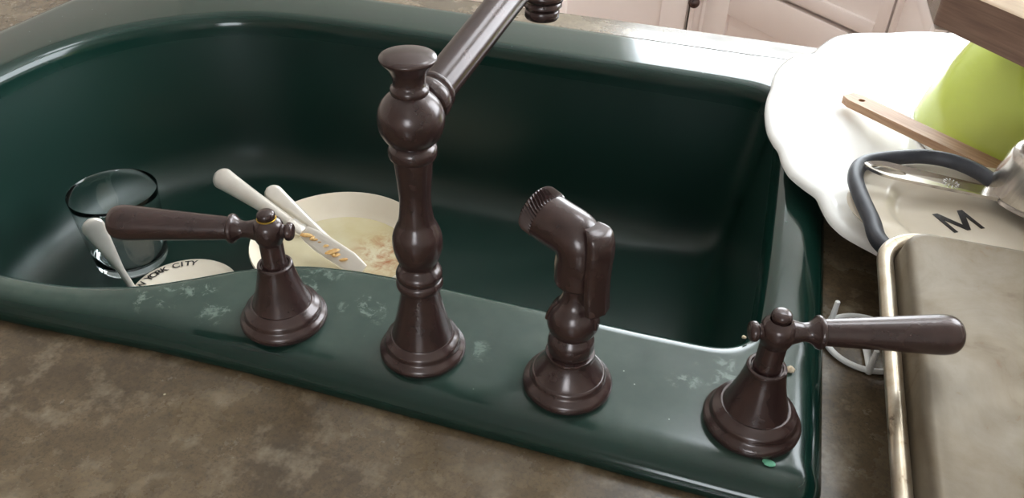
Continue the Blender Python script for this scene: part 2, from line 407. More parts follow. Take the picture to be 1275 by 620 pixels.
# corners must survive the sampling: snap nearest samples
rw = list(outl)
def wl(rs, z): return [bm.verts.new((C0.x+r*math.cos(2*PI*k/NTH), C0.y+r*math.sin(2*PI*k/NTH), z)) for k, r in enumerate(rs)]
h0 = [r-0.016 for r in ro]
L = [wl(h0, CZ-0.04), wl(h0, CZ), wl([r-0.006 for r in rw], CZ), wl([r-0.002 for r in rw], CZ-0.0015), wl(rw, CZ-0.006), wl(rw, CZ-0.04)]
for x, y in ((WX0, WY0), (WX1, WY0), (WX1, WY1), (WX0, WY1)):
    k = round((math.atan2(y-C0.y, x-C0.x) % (2*PI))/(2*PI)*NTH) % NTH
    for lp in L[2:]: lp[k].co.x, lp[k].co.y = x, y
ring_faces(bm, L+[L[0]])
ct = finish(bm, 'worktop', 'counter', angle=30)
tag(ct, 'mottled brown laminate worktop around the green sink', 'worktop')
# carcass below the worktop, shell only
cb = empty('sink_cabinet', (0, 0, R_['z0']))
tag(cb, 'pale cabinet carrying the brown worktop and green sink', 'cabinet')
zz = CZ-0.041-R_['z0']
box('front_panel', (WX0+0.02, 0.965, 0.0), (WX1-0.005, 0.985, zz), 'cabinet', cb); box('back_panel', (WX0+0.02, WY0+0.03, 0), (WX1-0.005, WY0+0.05, zz), 'cabinet', cb)
box('end_panel', (WX0+0.02, WY0+0.05, 0), (WX0+0.04, 0.965, zz), 'cabinet', cb)

# ------------------------------------------------------------------ far kitchen cabinets
FY = 2.1; XD0 = -0.117; DU = 0.557
DEND = (XD0+DU/2**.5, FY-DU/2**.5)
TOPZ = CZ-0.041
def panel_front(name, u0, u1, z0, z1, frame, parent, zf=0.0):
    """framed front in local (u, -out, z): frame bars and a recessed panel"""
    d = empty(name); d.parent = parent
    th = 0.02
    b = 0.0025
    box('stile', (u0, -th, z0), (u0+frame, 0, z1), 'cabinet', d, b); box('stile', (u1-frame, -th, z0), (u1, 0, z1), 'cabinet', d, b)
    box('rail', (u0+frame, -th, z0), (u1-frame, 0, z0+frame), 'cabinet', d, b); box('rail', (u0+frame, -th, z1-frame), (u1-frame, 0, z1), 'cabinet', d, b)
    box('panel', (u0+frame, -th+0.009, z0+frame), (u1-frame, -0.001, z1-frame), 'cabinet', d)
    return d
def knob(u, z, parent):
    lathe('knob', [(0, 0), (.006, 0), (.005, .012), (.009, .018), (.014, .022), (.014, .027), (.009, .031), (0, .032)], 'bronze', parent, 20,
          Matrix.Translation((u, -0.0205, z)) @ Matrix.Rotation(PI/2, 4, 'X'))
def cabinet(label, origin, rz, width, fronts, depth=0.58):
    c = empty('base_cabinet', (origin[0], origin[1], 0), rz); tag(c, label, 'cabinet', 'base cabinets across the aisle')
    zb = R_['z0']
    box('body', (0.001, 0.001, zb+0.09), (width-0.001, depth, TOPZ-0.001), 'cabinet', c); box('plinth', (0.001, 0.05, zb), (width-0.001, depth, zb+0.089), 'cabinet', c)
    for kind, u0, u1, z0, z1, fr, kn in fronts:
        f_ = panel_front(kind, u0, u1, z0, z1, fr, c)
        if kn: knob(kn[0], kn[1], f_)
    return c
zb = R_['z0']+0.10
cabinet('pale pink cabinet left of the narrow one, framed door across the aisle', (-0.560, FY), 0, 0.392,
        [('door', 0.004, 0.388, zb, -0.262, 0.066, None), ('drawer', 0.004, 0.388, -0.252, TOPZ-0.01, 0.03, (0.196, -0.16))])
cabinet('narrow pale filler cabinet with a dark knob by the diagonal corner', (-0.166, FY), 0, 0.047,
        [('door', 0.002, 0.043, zb, TOPZ-0.01, 0.012, (0.012, -0.335))])
for k in range(3):
    cabinet(['pale base cabinet two places left of the narrow knobbed one', 'pale base cabinet three places left of the narrow knobbed one', 'pale base cabinet four places left of the narrow knobbed one'][k],
            (-0.562-0.5*(k+1), FY), 0, 0.5, [('door', 0.004, 0.496, zb, -0.262, 0.066, (0.46, -0.34)), ('drawer', 0.004, 0.496, -0.252, TOPZ-0.01, 0.03, (0.25, -0.16))])
# diagonal corner cabinet: its own five-sided body
dc = empty('corner_cabinet', (XD0, FY, 0)); dc.rotation_euler = (0, 0, -PI/4)
tag(dc, 'diagonal pale pink corner cabinet with framed drawer above a door', 'cabinet', 'base cabinets across the aisle')
bm = bmesh.new(); q = 2**.5/2
def loc(x, y): dx, dy = x-XD0, y-FY; return (dx*q-dy*q, dx*q+dy*q)
pts = [(XD0+.002, FY+.002), (DEND[0]+.002, DEND[1]+.002), (R_['x1']-.02, DEND[1]+.002), (R_['x1']-.02, FY+.58), (XD0+.002, FY+.58)]
add_prism(bm, [loc(*p) for p in pts], R_['z0']+.09, TOPZ-.001); finish(bm, 'body', 'cabinet', dc, smooth=False)
panel_front('door', 0.006, DU-0.014, zb, -0.258, 0.085, dc); dr = panel_front('drawer', 0.006, DU-0.014, -0.248, TOPZ-0.01, 0.03, dc); knob(DU/2, -0.15, dr)
rc = cabinet('pale cabinet run beside the diagonal corner cabinet, facing left', (DEND[0], DEND[1]), -PI/2, 0.42,
        [('door', 0.006, 0.414, zb, -0.262, 0.066, (0.38, -0.60)), ('drawer', 0.006, 0.414, -0.252, TOPZ-0.01, 0.03, None)])
bm = bmesh.new()
pts = [(-2.06, FY-.025), (XD0-.01, FY-.025), (DEND[0]-.025, DEND[1]-.01), (DEND[0]-.025, 1.28), (R_['x1']-.003, 1.28), (R_['x1']-.003, R_['y1']-.003), (-2.06, R_['y1']-.003)]
add_prism(bm, pts, TOPZ, CZ); o = finish(bm, 'worktop', 'counter', smooth=False)
tag(o, 'brown laminate worktop on the cabinets across the aisle', 'worktop')

# ------------------------------------------------------------------ faucet
DZ = 0.0003
def sphere_prof(r, zc, a0, a1, n=14): return [(r*math.cos(a0+(a1-a0)*k/n), zc+r*math.sin(a0+(a1-a0)*k/n)) for k in range(n+1)]
P_SP = at(527, 435); P_L = at(355, 397); P_R = at(934, 526); P_SY = at(706, 477)
fa = empty('kitchen_faucet', (P_SP.x, P_SP.y, DZ))
tag(fa, 'dark bronze faucet post with ball and swivel spout over the sink', 'faucet')
lathe('base_flange', [(0, 0), (.0262, 0), (.0272, .0012), (.0274, .0035), (.0262, .0055), (.0244, .0068), (.0236, .0082), (.0238, .0100), (.0230, .0120), (.0206, .0134), (.0196, .0150), (0, .0150)], 'bronze', fa, 64)
lathe('bell', [(.0193, .0140), (.0186, .0170), (.0172, .0225), (.0155, .0295), (.0138, .0370), (.0124, .0440), (.0116, .0505), (.0116, .0520)], 'bronze', fa, 64)
lathe('collar', catmull([(.0112, .0515), (.0134, .0528), (.0142, .0555), (.0136, .0580), (.0127, .0592)], 4) + catmull([(.0127, .0593), (.0137, .0610), (.0138, .0635), (.0128, .0658), (.0106, .0685), (.0102, .0702)], 4), 'bronze', fa, 64)
lathe('column', catmull([(.0102, .0700), (.0124, .0742), (.0140, .0800), (.0146, .0858), (.0140, .0912), (.0120, .0965), (.0104, .1005), (.0095, .1060), (.0089, .1140), (.0092, .1220), (.0100, .1320), (.0107, .1395), (.0108, .1412)], 6), 'bronze', fa, 64)
lathe('collar', catmull([(.0106, .1410), (.0126, .1422), (.0133, .1447), (.0131, .1472), (.0123, .1490), (.0112, .1502)], 4), 'bronze', fa, 64)
lathe('ball', sphere_prof(.0178, .1640, -1.30, math.asin(.0158/.0178)-.02, 24), 'bronze', fa, 64)
lathe('finial', [(.0086, .1785), (.0097, .1790), (.0101, .1806), (.0098, .1822), (.0088, .1830), (.0084, .1838), (.0083, .1858), (.0086, .1880), (.0096, .1908), (.0115, .1938), (.0138, .1962),
                 (.0145, .1972), (.0146, .1980), (.0142, .1987), (.0120, .1996), (.0080, .2008), (.0040, .2014), (0, .2016)], 'bronze', fa, 64, angle=50)
TH = math.radians(82.5)
sd = Vector((math.cos(TH), math.sin(TH), 0))
def sp_(s, z): return sd*s + Vector((0, 0, z))
arm = catmull([sp_(.012, .1665), sp_(.035, .1722), sp_(.07, .1810), sp_(.105, .1898), sp_(.128, .1950), sp_(.146, .1972), sp_(.159, .1950), sp_(.1675, .1885), sp_(.1705, .1800), sp_(.1705, .1740)], 6)
loft('spout', arm, [.0104]*len(arm), 'bronze', fa, up=Vector((0, 0, 1)).cross(sd), segs=32)
ax = Vector((sd.x, sd.y, .25)).normalized()
mtx = Matrix.Translation(sp_(.0150, .1670)) @ ax.to_track_quat('Z', 'Y').to_matrix().to_4x4()
lathe('spout_collar', [(.0100, -.002), (.0126, 0), (.0132, .0030), (.0130, .0060), (.0118, .0074), (.0114, .0086), (.0121, .0098), (.0121, .0112), (.0116, .0122), (.0104, .0126)], 'bronze', fa, 48, mtx)
mtx = Matrix.Translation(sp_(.1705, 0))
lathe('aerator', [(.0086, .1840), (.0118, .1825), (.0142, .1800), (.0146, .1778), (.0138, .1755), (.0124, .1745), (.0132, .1732), (.0132, .1715), (.0116, .1700), (.0112, .1690), (.0118, .1680), (.0116, .1640), (.0108, .1628), (.0092, .1625), (.0090, .1660), (0, .1662)], 'bronze', fa, 48, mtx)

HUB = 0.0718
def handle(pos, ang, label, brass):
    h = empty('faucet_handle', (pos.x, pos.y, DZ), ang); tag(h, label, 'faucet handle', 'lever handles of the faucet')
    lathe('base_flange', [(0, 0), (.0272, 0), (.0281, .0015), (.0283, .0040), (.0270, .0062), (.0254, .0072), (.0248, .0088), (.0248, .0104), (.0236, .0124), (.0216, .0136), (.0206, .0150), (.0198, .0158), (0, .0158)], 'bronze', h, 64)
    lathe('bell', catmull([(.0195, .0130), (.0191, .0150), (.0176, .0190), (.0156, .0250), (.0138, .0315), (.0124, .0375), (.0115, .0425), (.0113, .0450)], 4) + [(.0110, .0462), (.0100, .0468), (.0090, .0466), (.0084, .0456), (0, .0455)], 'bronze', h, 64)
    lathe('stem', [(.0080, .0450), (.0078, .0480), (.0074, .0500), (.0073, .0680)], 'bronze', h, 40)
    lathe('hub', catmull([(.0066, HUB-.0096), (.0082, HUB-.0070), (.0096, HUB-.0025), (.0096, HUB+.0020), (.0084, HUB+.0058), (.0062, HUB+.0080), (.0056, HUB+.0086)], 4), 'bronze', h, 40)
    lathe('cap', catmull([(.0048, HUB+.0080), (.0050, HUB+.0092), (.0056, HUB+.0108), (.0050, HUB+.0130), (.0030, HUB+.0143), (.0001, HUB+.0147)], 4)[:-1] + [(0, HUB+.0147)], 'bronze', h, 32)
    if brass: lathe('thread_ring', [(.0056, HUB+.0083), (.0060, HUB+.0086), (.0060, HUB+.0092), (.0056, HUB+.0094)], 'brass', h, 32)
    mx_ = Matrix.Translation((0, 0, HUB)) @ XAX
    lathe('end_button', catmull([(.0060, -.0070), (.0042, -.0094), (.0040, -.0104), (.0054, -.0112), (.0057, -.0132), (.0044, -.0152), (.0001, -.0160)], 4)[:-1] + [(0, -.0160)], 'bronze', h, 32, mx_)
    lathe('neck', catmull([(.0074, .0055), (.0062, .0100), (.0053, .0135), (.0056, .0170), (.0076, .0200), (.0088, .0210)], 4) + catmull([(.0090, .0212), (.0094, .0224), (.0090, .0238), (.0080, .0244), (.0072, .0248)], 4), 'bronze', h, 40, mx_)
    lathe('lever', catmull([(.0060, .0240), (.0070, .0246), (.0073, .0256), (.0080, .0380), (.0092, .0580), (.0104, .0770), (.0110, .0870), (.0109, .0915), (.0100, .0952), (.0078, .0978), (.0045, .0992), (.0001, .0996)], 5)[:-1] + [(0, .0996)], 'bronze', h, 48, mx_)
    return h
def lever_angle(tip, hub):
    a = at(*tip, HUB); b = at(*hub, HUB); return math.atan2(a.y-b.y, a.x-b.x)
handle(P_L, lever_angle((134, 270), (333, 281)), 'bronze lever handle pointing left over the glass, brass ring under its cap', True)
handle(P_R, lever_angle((1197, 416), (971, 412)), 'bronze lever handle pointing right over the baking tray', False)

# side spray in its holder
hs = empty('spray_holder', (P_SY.x, P_SY.y, DZ)); tag(hs, 'flared bronze holder on the sink deck beneath the side spray', 'spray holder')
lathe('base_flange', [(0, 0), (.0266, 0), (.0275, .0014), (.0276, .0035), (.0262, .0060), (.0238, .0076), (.0228, .0088), (.0228, .0104), (.0218, .0118), (.0212, .0122), (0, .0122)], 'bronze', hs, 64)
lathe('bell', catmull([(.0214, .0118), (.0196, .0142), (.0170, .0185), (.0150, .0225), (.0141, .0250)], 4) + [(.0148, .0253), (.0150, .0264), (.0146, .0276), (.0132, .0280), (0, .0280)], 'bronze', hs, 64)
sy = empty('side_spray', (P_SY.x, P_SY.y, DZ)); tag(sy, 'bronze pull-out side spray with knurled nozzle and flat trigger', 'side spray')
lathe('lower_ball', catmull([(.0126, .0281), (.0136, .0305), (.0140, .0345), (.0134, .0385), (.0116, .0420), (.0112, .0428)], 5), 'bronze', sy, 48)
lathe('upper_ball', catmull([(.0112, .0427), (.0134, .0450), (.0150, .0490), (.0154, .0530), (.0146, .0575), (.0124, .0620), (.0096, .0655), (.0080, .0690), (.0072, .0730), (.0074, .0790), (.0082, .0806)], 5), 'bronze', sy, 48)
for k in range(2):                            # two thin ribs round the ball's shoulder
    bm = bmesh.new(); a0 = math.radians(200 + 140*k)
    path = [Vector((r*math.cos(a0), r*math.sin(a0), z)) for r, z in catmull([(.0154, .0530), (.0147, .0575), (.0126, .0620), (.0098, .0655)], 4)]
    add_loft(bm, path, [(.0011, .0011)]*len(path), up=(-math.sin(a0), math.cos(a0), 0), segs=8); finish(bm, 'rib', 'bronze', sy)
EL = Vector((0, 0, .1065))
tipw = CAM + ray(667, 259)*0.4455
nd = Vector((tipw.x-P_SY.x, tipw.y-P_SY.y, tipw.z-DZ)) - EL
nl = nd.length; nd.normalize()
hd = Vector((nd.x, nd.y, 0)).normalized()
body_path = catmull([Vector((0, 0, .0800)), Vector((0, 0, .0830)), Vector((0, 0, .0930)), EL+Vector((0, 0, -.006)) - hd*.001, EL+Vector((0, 0, .0025)) + hd*.003, EL+nd*(nl*.5)+Vector((0, 0, .0010)), EL+nd*(nl*.78)], 6)
NB = len(body_path); rads = []
for k in range(NB):
    u = k/(NB-1)
    rads.append(.0112+.0018*min(1, u/.12) if u < .12 else .0130+.0008*math.sin(PI*min(1, (u-.12)/.76)*.5))
side = Vector((0, 0, 1)).cross(hd)
loft('spray_body', body_path, rads, 'bronze', sy, up=side, segs=40)
lathe('body_ring', catmull([(.0080, .0802), (.0112, .0808), (.0124, .0826), (.0122, .0842), (.0110, .0852)], 4), 'bronze', sy, 40)
# knurled nozzle
bm = bmesh.new(); KN = 44; Q = nd.to_track_quat('Z', 'Y').to_matrix().to_4x4(); O_ = EL+nd*(nl*.70)+Vector((0, 0, .0008))
Mk = Matrix.Translation(O_) @ Q; loops = []
kprof = [(.0112, 0, 0), (.0136, .0006, 0), (.0139, .0016, 1)] + [(.0140, .0016+.0010*i, 1) for i in range(1, 8)] + [(.0139, .0098, 0), (.0126, .0108, 0), (.0100, .0108, 0), (.0096, .0096, 0)]
for j, (r, z, kn) in enumerate(kprof):
    L_ = []
    for i in range(KN*2):
        a = 2*PI*i/(KN*2) + j*0.03
        rr = r + (0.0005 if i % 2 else -0.0005)*kn
        L_.append(bm.verts.new(Mk @ Vector((rr*math.cos(a), rr*math.sin(a), z))))
    loops.append(L_)
ring_faces(bm, loops); bm.faces.new(loops[-1]); finish(bm, 'nozzle_ring', 'bronze', sy, angle=25)
# trigger plate on the side away from the nozzle
bm = bmesh.new(); loops = []
tp = catmull([(.0085, .1212, .0056, .0014), (.0150, .1184, .0086, .0022), (.0178, .1090, .0098, .0024), (.0176, .0960, .0098, .0022), (.0180, .0830, .0096, .0020), (.0196, .0700, .0094, .0018), (.0199, .0688, .0090, .0012)], 6)
for (d, z, wd, th) in tp:
    L_ = []; cpt = -hd*d + Vector((0, 0, z))
    for k in range(20):
        a = 2*PI*k/20; ca, sa = math.cos(a), math.sin(a)
        uu = math.copysign(abs(ca)**.35, ca)*wd; vv = math.copysign(abs(sa)**.35, sa)*th - .0034*(uu/.0086)**2
        L_.append(bm.verts.new(cpt + side*uu - hd*vv))
    loops.append(L_)
ring_faces(bm, loops); bm.faces.new(loops[0]); bm.faces.new(loops[-1]); finish(bm, 'trigger', 'bronze', sy, angle=32)

# ------------------------------------------------------------------ things in the sink
def on_floor(x, y, z): p = at(x, y, z); return p
g0 = on_floor(166, 321, FLOORZ+.004)
gl = empty('drinking_glass', (g0.x, g0.y, FLOORZ-.0005))
tag(gl, 'clear empty drinking glass standing in the sink', 'glass')
lathe('glass_body', [(r_*.90, z_) for r_, z_ in [(0, .0006), (.034, .0006), (.0385, .002), (.0415, .007), (.0430, .014), (.0445, .030), (.0472, .060), (.0492, .086), (.0500, .0935), (.0498, .0940), (.0494, .0937), (.0486, .085),
                     (.0465, .060), (.0438, .030), (.0420, .017), (.0380, .0120), (.030, .0100), (0, .0092)]], 'glass', gl, 64, angle=60)
# dish with lettering
dp = at(230, 364, -0.193)
dish = empty('small_dish', (dp.x, dp.y, FLOORZ)); tag(dish, 'small round cream dish lettered along its rim, by the glass', 'dish')
lathe('dish_body', [(0, .001), (.034, .001), (.038, .003), (.046, .0065), (.0545, .0085), (.0555, .0095), (.0545, .0105), (.046, .0095), (.037, .0085), (0, .008)], 'cream', dish, 64, angle=60)
bm = bmesh.new(); s = 'NEW YORK CITY'; rt_ = .0475
a_mid = math.radians(127)                     # middle of CITY along the rim
for i, ch in enumerate(s):
    if ch == ' ': continue
    a = a_mid - (i-10.2)*math.radians(7.6)
    me = text_mesh(ch, .0116, 0, .00022); mm = Matrix.Translation((rt_*math.cos(a), rt_*math.sin(a), .0104)) @ Matrix.Rotation(a-PI/2, 4, 'Z') @ Matrix.Diagonal((1, 1.0, 1, 1))
    me.transform(mm); bm.from_mesh(me); bpy.data.meshes.remove(me)
o = finish(bm, 'lettering', 'ink', dish, smooth=False); o['label'] = 'black NEW YORK CITY lettering'
# bowl with leftovers
bc = at(422, 303, -0.160); BS = 0.90
bowl = empty('soup_bowl', (bc.x, bc.y, FLOORZ-.001)); tag(bowl, 'off-white bowl with yellow leftovers in the sink behind the faucet', 'bowl')
lathe('bowl_body', [(r_*BS, z_) for r_, z_ in [(0, .002), (.048, .002), (.052, .0), (.055, .001), (.056, .004), (.080, .016), (.096, .030), (.1035, .044), (.1045, .047), (.1035, .0485), (.1015, .047), (.092, .031), (.075, .018), (.05, .009), (0, .007)]], 'cream', bowl, 72, angle=60)
lathe('leftover_sauce', [(0, .0245), (.055, .0245), (.070, .0244), (.0755, .0248)], 'sauce', bowl, 48)
# cutlery
def oval_path(p0, p1, n): return [p0.lerp(p1, k/(n-1)) for k in range(n)]
k0 = at(268, 216, -0.112); k1 = at(452, 337, -0.172)
kn = empty('table_knife', k1); tag(kn, 'silver table knife with smeared blade lying across the off-white bowl', 'knife')
def rel(path, o): return [Vector(p)-Vector(o) for p in path]
NK = 160; pth = rel(oval_path(k0, k1, NK), k1)
def end_round(u, u0): return math.sqrt(max(0.004, 1-((u0-u)/u0)**2)) if u < u0 else 1.0
hw = []; KH = int(NK*.52)
for k in range(KH):
    u = k/(NK-1); e_ = end_round(u, .055)
    hw.append((.0122*e_*(1-.50*min(1, max(0, (u-.06)/.44))**.8), .0044*(.25+.75*e_)))
loft('handle', pth[:KH], hw, 'silver', kn, up=CAM-k0, segs=20)
bol = [(.0074, .0046), (.0084, .0056), (.0072, .0044), (.0084, .0056), (.0072, .0042)]
loft('bolster', oval_path(pth[KH-1], pth[KH+14], 5), bol, 'silver', kn, segs=20)
bl = oval_path(pth[KH+14], pth[NK-1], 14)
loft('blade', bl, [(.0076+.0034*math.sin(min(1, k/5)*PI/2) - (.004*max(0, (k-10)/3)), .0011) for k in range(14)], 'silver', kn, up=CAM-k0, segs=14, power=.7)
bm = bmesh.new()
for k in range(9):
    c_ = bl[min(13, 1+k)] + Vector((random.uniform(-.004, .004), random.uniform(-.004, .004), .0012))
    r_ = random.uniform(.0030, .0060)
    bmesh.ops.create_icosphere(bm, subdivisions=2, radius=1, matrix=Matrix.Translation(c_) @ Euler((0, 0, random.random()*3)).to_matrix().to_4x4() @ Matrix.Diagonal((r_*1.6, r_*.7, .0012, 1)))
o = finish(bm, 'food_smear', 'smear', kn); o['label'] = 'brownish food smear'
f0 = at(332, 234, -0.127); f1 = at(416, 305, -0.183)
sn = empty('soup_spoon', f1); tag(sn, 'silver spoon beside the knife, handle rising from the off-white bowl', 'spoon')
pth = rel(oval_path(f0, f1 + (f1-f0)*.02, 80), f1)
hw = [(.0108*end_round(k/79, .11)*(1-.66*min(1, max(0, (k/79-.12)/.88))**.85), .0036*(.25+.75*end_round(k/79, .11))) for k in range(80)]
loft('handle', pth, hw, 'silver', sn, up=CAM-f0, segs=18)
dn = (f1-f0).normalized(); q0 = pth[-1]
bp = [q0 + Vector((dn.x, dn.y, -.30)).normalized()*(.036*k/11) for k in range(12)]
loft('spoon_bowl', bp, [(.0036+.0135*math.sin(PI*min(1, (k+.3)/11.6))**.8, .0016) for k in range(12)], 'silver', sn, segs=18)
# spoon in front of the glass
s0 = at(110, 273, -0.078); s1 = at(181, 384, -0.190)
ts = empty('teaspoon', s1); tag(ts, 'silver spoon with rounded handle end leaning in front of the glass', 'spoon')
pth = rel(oval_path(s0, s1, 80), s1)
hw = [(.0102*end_round(k/79, .085)*(1-.66*min(1, max(0, (k/79-.10)/.45))), .0030*(.25+.75*end_round(k/79, .085))) for k in range(80)]
loft('handle', pth, hw, 'silver', ts, up=CAM-s0, segs=18)
dn = Vector((s1.x-s0.x, s1.y-s0.y-.02, 0)).normalized()
bp = [dn*(.058*k/11) for k in range(12)]
loft('spoon_bowl', bp, [(.0036+.0160*math.sin(PI*min(1, (k+.3)/11.6))**.8, .0018) for k in range(12)], 'silver', ts, segs=18)

# ------------------------------------------------------------------ dishes drying at the right
PC = Vector((0.2860, 0.738)); PZ = CZ+.0003
pl = empty('serving_platter', (PC.x, PC.y, PZ)); tag(pl, 'large white scalloped platter overhanging the sink corner', 'platter')
bm = bmesh.new(); NS = 12; SEG = 390; loops = []
ph = 0.0
pprof = [(0, .004), (.13, .004), (.138, .0), (.146, .0), (.150, .006), (.172, .0198), (.215, .0245), (.240, .0275), (.2500, .0285), (.2570, .0320), (.2565, .0355), (.2510, .0380), (.242, .0365), (.215, .0325), (.182, .0270), (.160, .0185), (.142, .0148), (0, .0145)]
p_notch = at(970, 192, .018); ph = math.atan2(p_notch.y-PC.y, p_notch.x-PC.x)
PHOTO = [(1180, 38), (1145, 36), (1105, 38), (1060, 38), (1040, 42), (1025, 51), (1012, 64), (985, 74), (968, 88), (961, 100), (959, 113), (953, 130), (952, 150), (955, 168), (962, 182), (969, 191), (973, 206), (982, 222), (1000, 237), (1016, 248),
         (1022, 262), (1032, 280), (1048, 295), (1065, 305), (1080, 313), (1092, 319)]
seen = []
for x, y in PHOTO:
    p = at(x, y, .021 if y < 70 else .014); seen.append((math.atan2(p.y-PC.y, p.x-PC.x) % (2*PI), math.hypot(p.x-PC.x, p.y-PC.y)/.257))
seen.sort()
def outline_f(a):                             # rim radius factor; the outline in view, then even scallops round the rest
    a %= 2*PI
    if seen[0][0] <= a <= seen[-1][0]:
        for (a0_, r0_), (a1_, r1_) in zip(seen, seen[1:]):
            if a0_ <= a <= a1_: return r0_ + (r1_-r0_)*(a-a0_)/(a1_-a0_)
    span = 2*PI-(seen[-1][0]-seen[0][0]); u = ((a-seen[-1][0]) % (2*PI))/span
    return (seen[-1][1]*(1-u)+seen[0][1]*u) + .035*abs(math.sin(u*PI*8))
of = [outline_f(2*PI*k/390) for k in range(390)]
for _ in range(1): of = [(of[k-1]+2*of[k]+of[(k+1) % 390])/4 for k in range(390)]
for r, z in pprof:
    if r == 0: loops.append([bm.verts.new((0, 0, z))]); continue
    L_ = []
    for k in range(SEG):
        a = 2*PI*k/SEG; wgt = min(1.0, max(0, (r-.15)/.1))**1.3
        rr = r*(1 + wgt*(of[k]-1)); L_.append(bm.verts.new((rr*math.cos(a), rr*math.sin(a), z)))
    loops.append(L_)
for a, b in zip(loops, loops[1:]):
    for i in range(SEG):
        j = (i+1) % SEG
        if len(a) == 1: bm.faces.new((a[0], b[j], b[i]))
        elif len(b) == 1: bm.faces.new((a[i], a[j], b[0]))
        else: bm.faces.new((a[i], a[j], b[j], b[i]))
finish(bm, 'platter_body', 'porcelain', pl, angle=60)
PW = PZ+.015
# upturned lime bowl
BC = Vector((0.3035, 0.800)); lb = empty('mixing_bowl', (BC.x, BC.y, PW)); tag(lb, 'lime green bowl upside down on the white platter', 'bowl')
lathe('bowl_body', catmull([(.1330, .003), (.1320, .012), (.1260, .036), (.1150, .064), (.1000, .092), (.0800, .112), (.0620, .1205), (.0560, .1220)], 5) + [(.0550, .1290), (.0500, .1295), (.0490, .1240), (0, .1235)], 'lime', lb, 80, angle=50)
lathe('rim', catmull([(.1325, .0035), (.1350, .0050), (.1366, .0030), (.1350, .0005), (.1325, .0004), (.1305, .002)], 4), 'porcelain', lb, 80)
# cutting board on top of it
BZ = PW+.1297
b0 = at(1154, 26, BZ); b1 = at(1275, 84, BZ)
ang = math.atan2(b1.y-b0.y, b1.x-b0.x)
cbd = empty('cutting_board', (b0.x, b0.y, BZ), ang); tag(cbd, 'thick wooden cutting board lying on top of the lime green bowl', 'cutting board')
bm = bmesh.new(); o_ = rounded(0, .42, 0, .30, (.012,)*4, 6)
lo_ = [bm.verts.new((x, y, 0.0)) for x, y in o_]; mi = [bm.verts.new((x, y, .031)) for x, y in o_]
ring_faces(bm, [lo_, mi]); bm.faces.new(lo_[::-1]); finish(bm, 'board_body', 'board_side_shaded', cbd, angle=50)
bm = bmesh.new(); a = [bm.verts.new((x, y, .031)) for x, y in o_]; b = [bm.verts.new((x+(-.0015 if x > .2 else .0015), y+(-.0015 if y > .15 else .0015), .0325)) for x, y in o_]
ring_faces(bm, [a, b]); bm.faces.new(b); finish(bm, 'top_face', 'board_top_lit', cbd, angle=50)
# monogram plate
MZ = PZ+.0383; MC = Vector((0.186, 0.585))
mp_ = empty('monogram_plate', (MC.x, MC.y, MZ)); tag(mp_, 'cream scalloped plate with a dark letter M, under the steel measuring cup', 'plate')
bm = bmesh.new(); loops = []; SEG = 192
for r, z in [(0, 0), (.050, 0), (.056, .001), (.080, .0055), (.0895, .0075), (.0910, .0095), (.0890, .0110), (.078, .0098), (.0640, .0088), (.0600, .0078), (.0550, .0045), (.050, .0036), (0, .0034)]:
    if r == 0: loops.append([bm.verts.new((0, 0, z))]); continue
    L_ = []
    for k in range(SEG):
        a = 2*PI*k/SEG
        amp = .075*max(0, (r-.045)/.046)
        rr = r*(1-amp*(1-abs(math.sin(4*a+.9))**.8)); L_.append(bm.verts.new((rr*math.cos(a), rr*math.sin(a), z)))
    loops.append(L_)
for a, b in zip(loops, loops[1:]):
    for i in range(SEG):
        j = (i+1) % SEG
        if len(a) == 1: bm.faces.new((a[0], b[j], b[i]))
        elif len(b) == 1: bm.faces.new((a[i], a[j], b[0]))
        else: bm.faces.new((a[i], a[j], b[j], b[i]))
finish(bm, 'plate_body', 'cream', mp_, angle=60)
mp = at(1193, 275.5, MZ+.0036); ma = at(1168, 268, MZ+.0036); mb_ = at(1196, 264, MZ+.0036)
bm = bmesh.new(); mw_, mh_, mt_ = .0270, .0250, .0040
add_prism(bm, [(x-mw_/2, y-mh_/2) for x, y in ((0, 0), (mt_*.85, 0), (mt_*.85, mh_*.66), (mw_/2-.0016, mh_*.02), (mw_/2+.0016, mh_*.02), (mw_-mt_*.85, mh_*.66), (mw_-mt_*.85, 0), (mw_, 0), (mw_, mh_), (mw_-mt_*1.15, mh_), (mw_/2, mh_*.30), (mt_*1.15, mh_), (0, mh_))], 0, .0002)
me = bpy.data.meshes.new('letter'); bm.to_mesh(me); bm.free()
ml = link('letter', me, 'ink', mp_); ml.location = (mp.x-MC.x, mp.y-MC.y, .0037); ml.rotation_euler = (0, 0, math.atan2(mb_.y-ma.y, mb_.x-ma.x)); ml['label'] = 'dark letter M'
# rubber loop
RZ = MZ+.0175
vis = [at(x, y, RZ) for x, y in ((1098, 304), (1085, 274), (1072, 245), (1065, 222), (1071, 206), (1090, 199), (1120, 196), (1152, 195), (1186, 201), (1216, 213), (1243, 231))]
hid = [Vector((.236, .580, RZ)), Vector((.240, .535, RZ)), Vector((.220, .500, RZ)), Vector((.178, .482, RZ)), Vector((.140, .486, RZ))]
bm = bmesh.new(); add_tube_closed(bm, catmull(vis+hid, 8, True), .0060, 16)
o = finish(bm, 'rubber_loop', 'rubber', angle=60); tag(o, 'dark grey rubber loop lying around the letter M plate', 'loop')
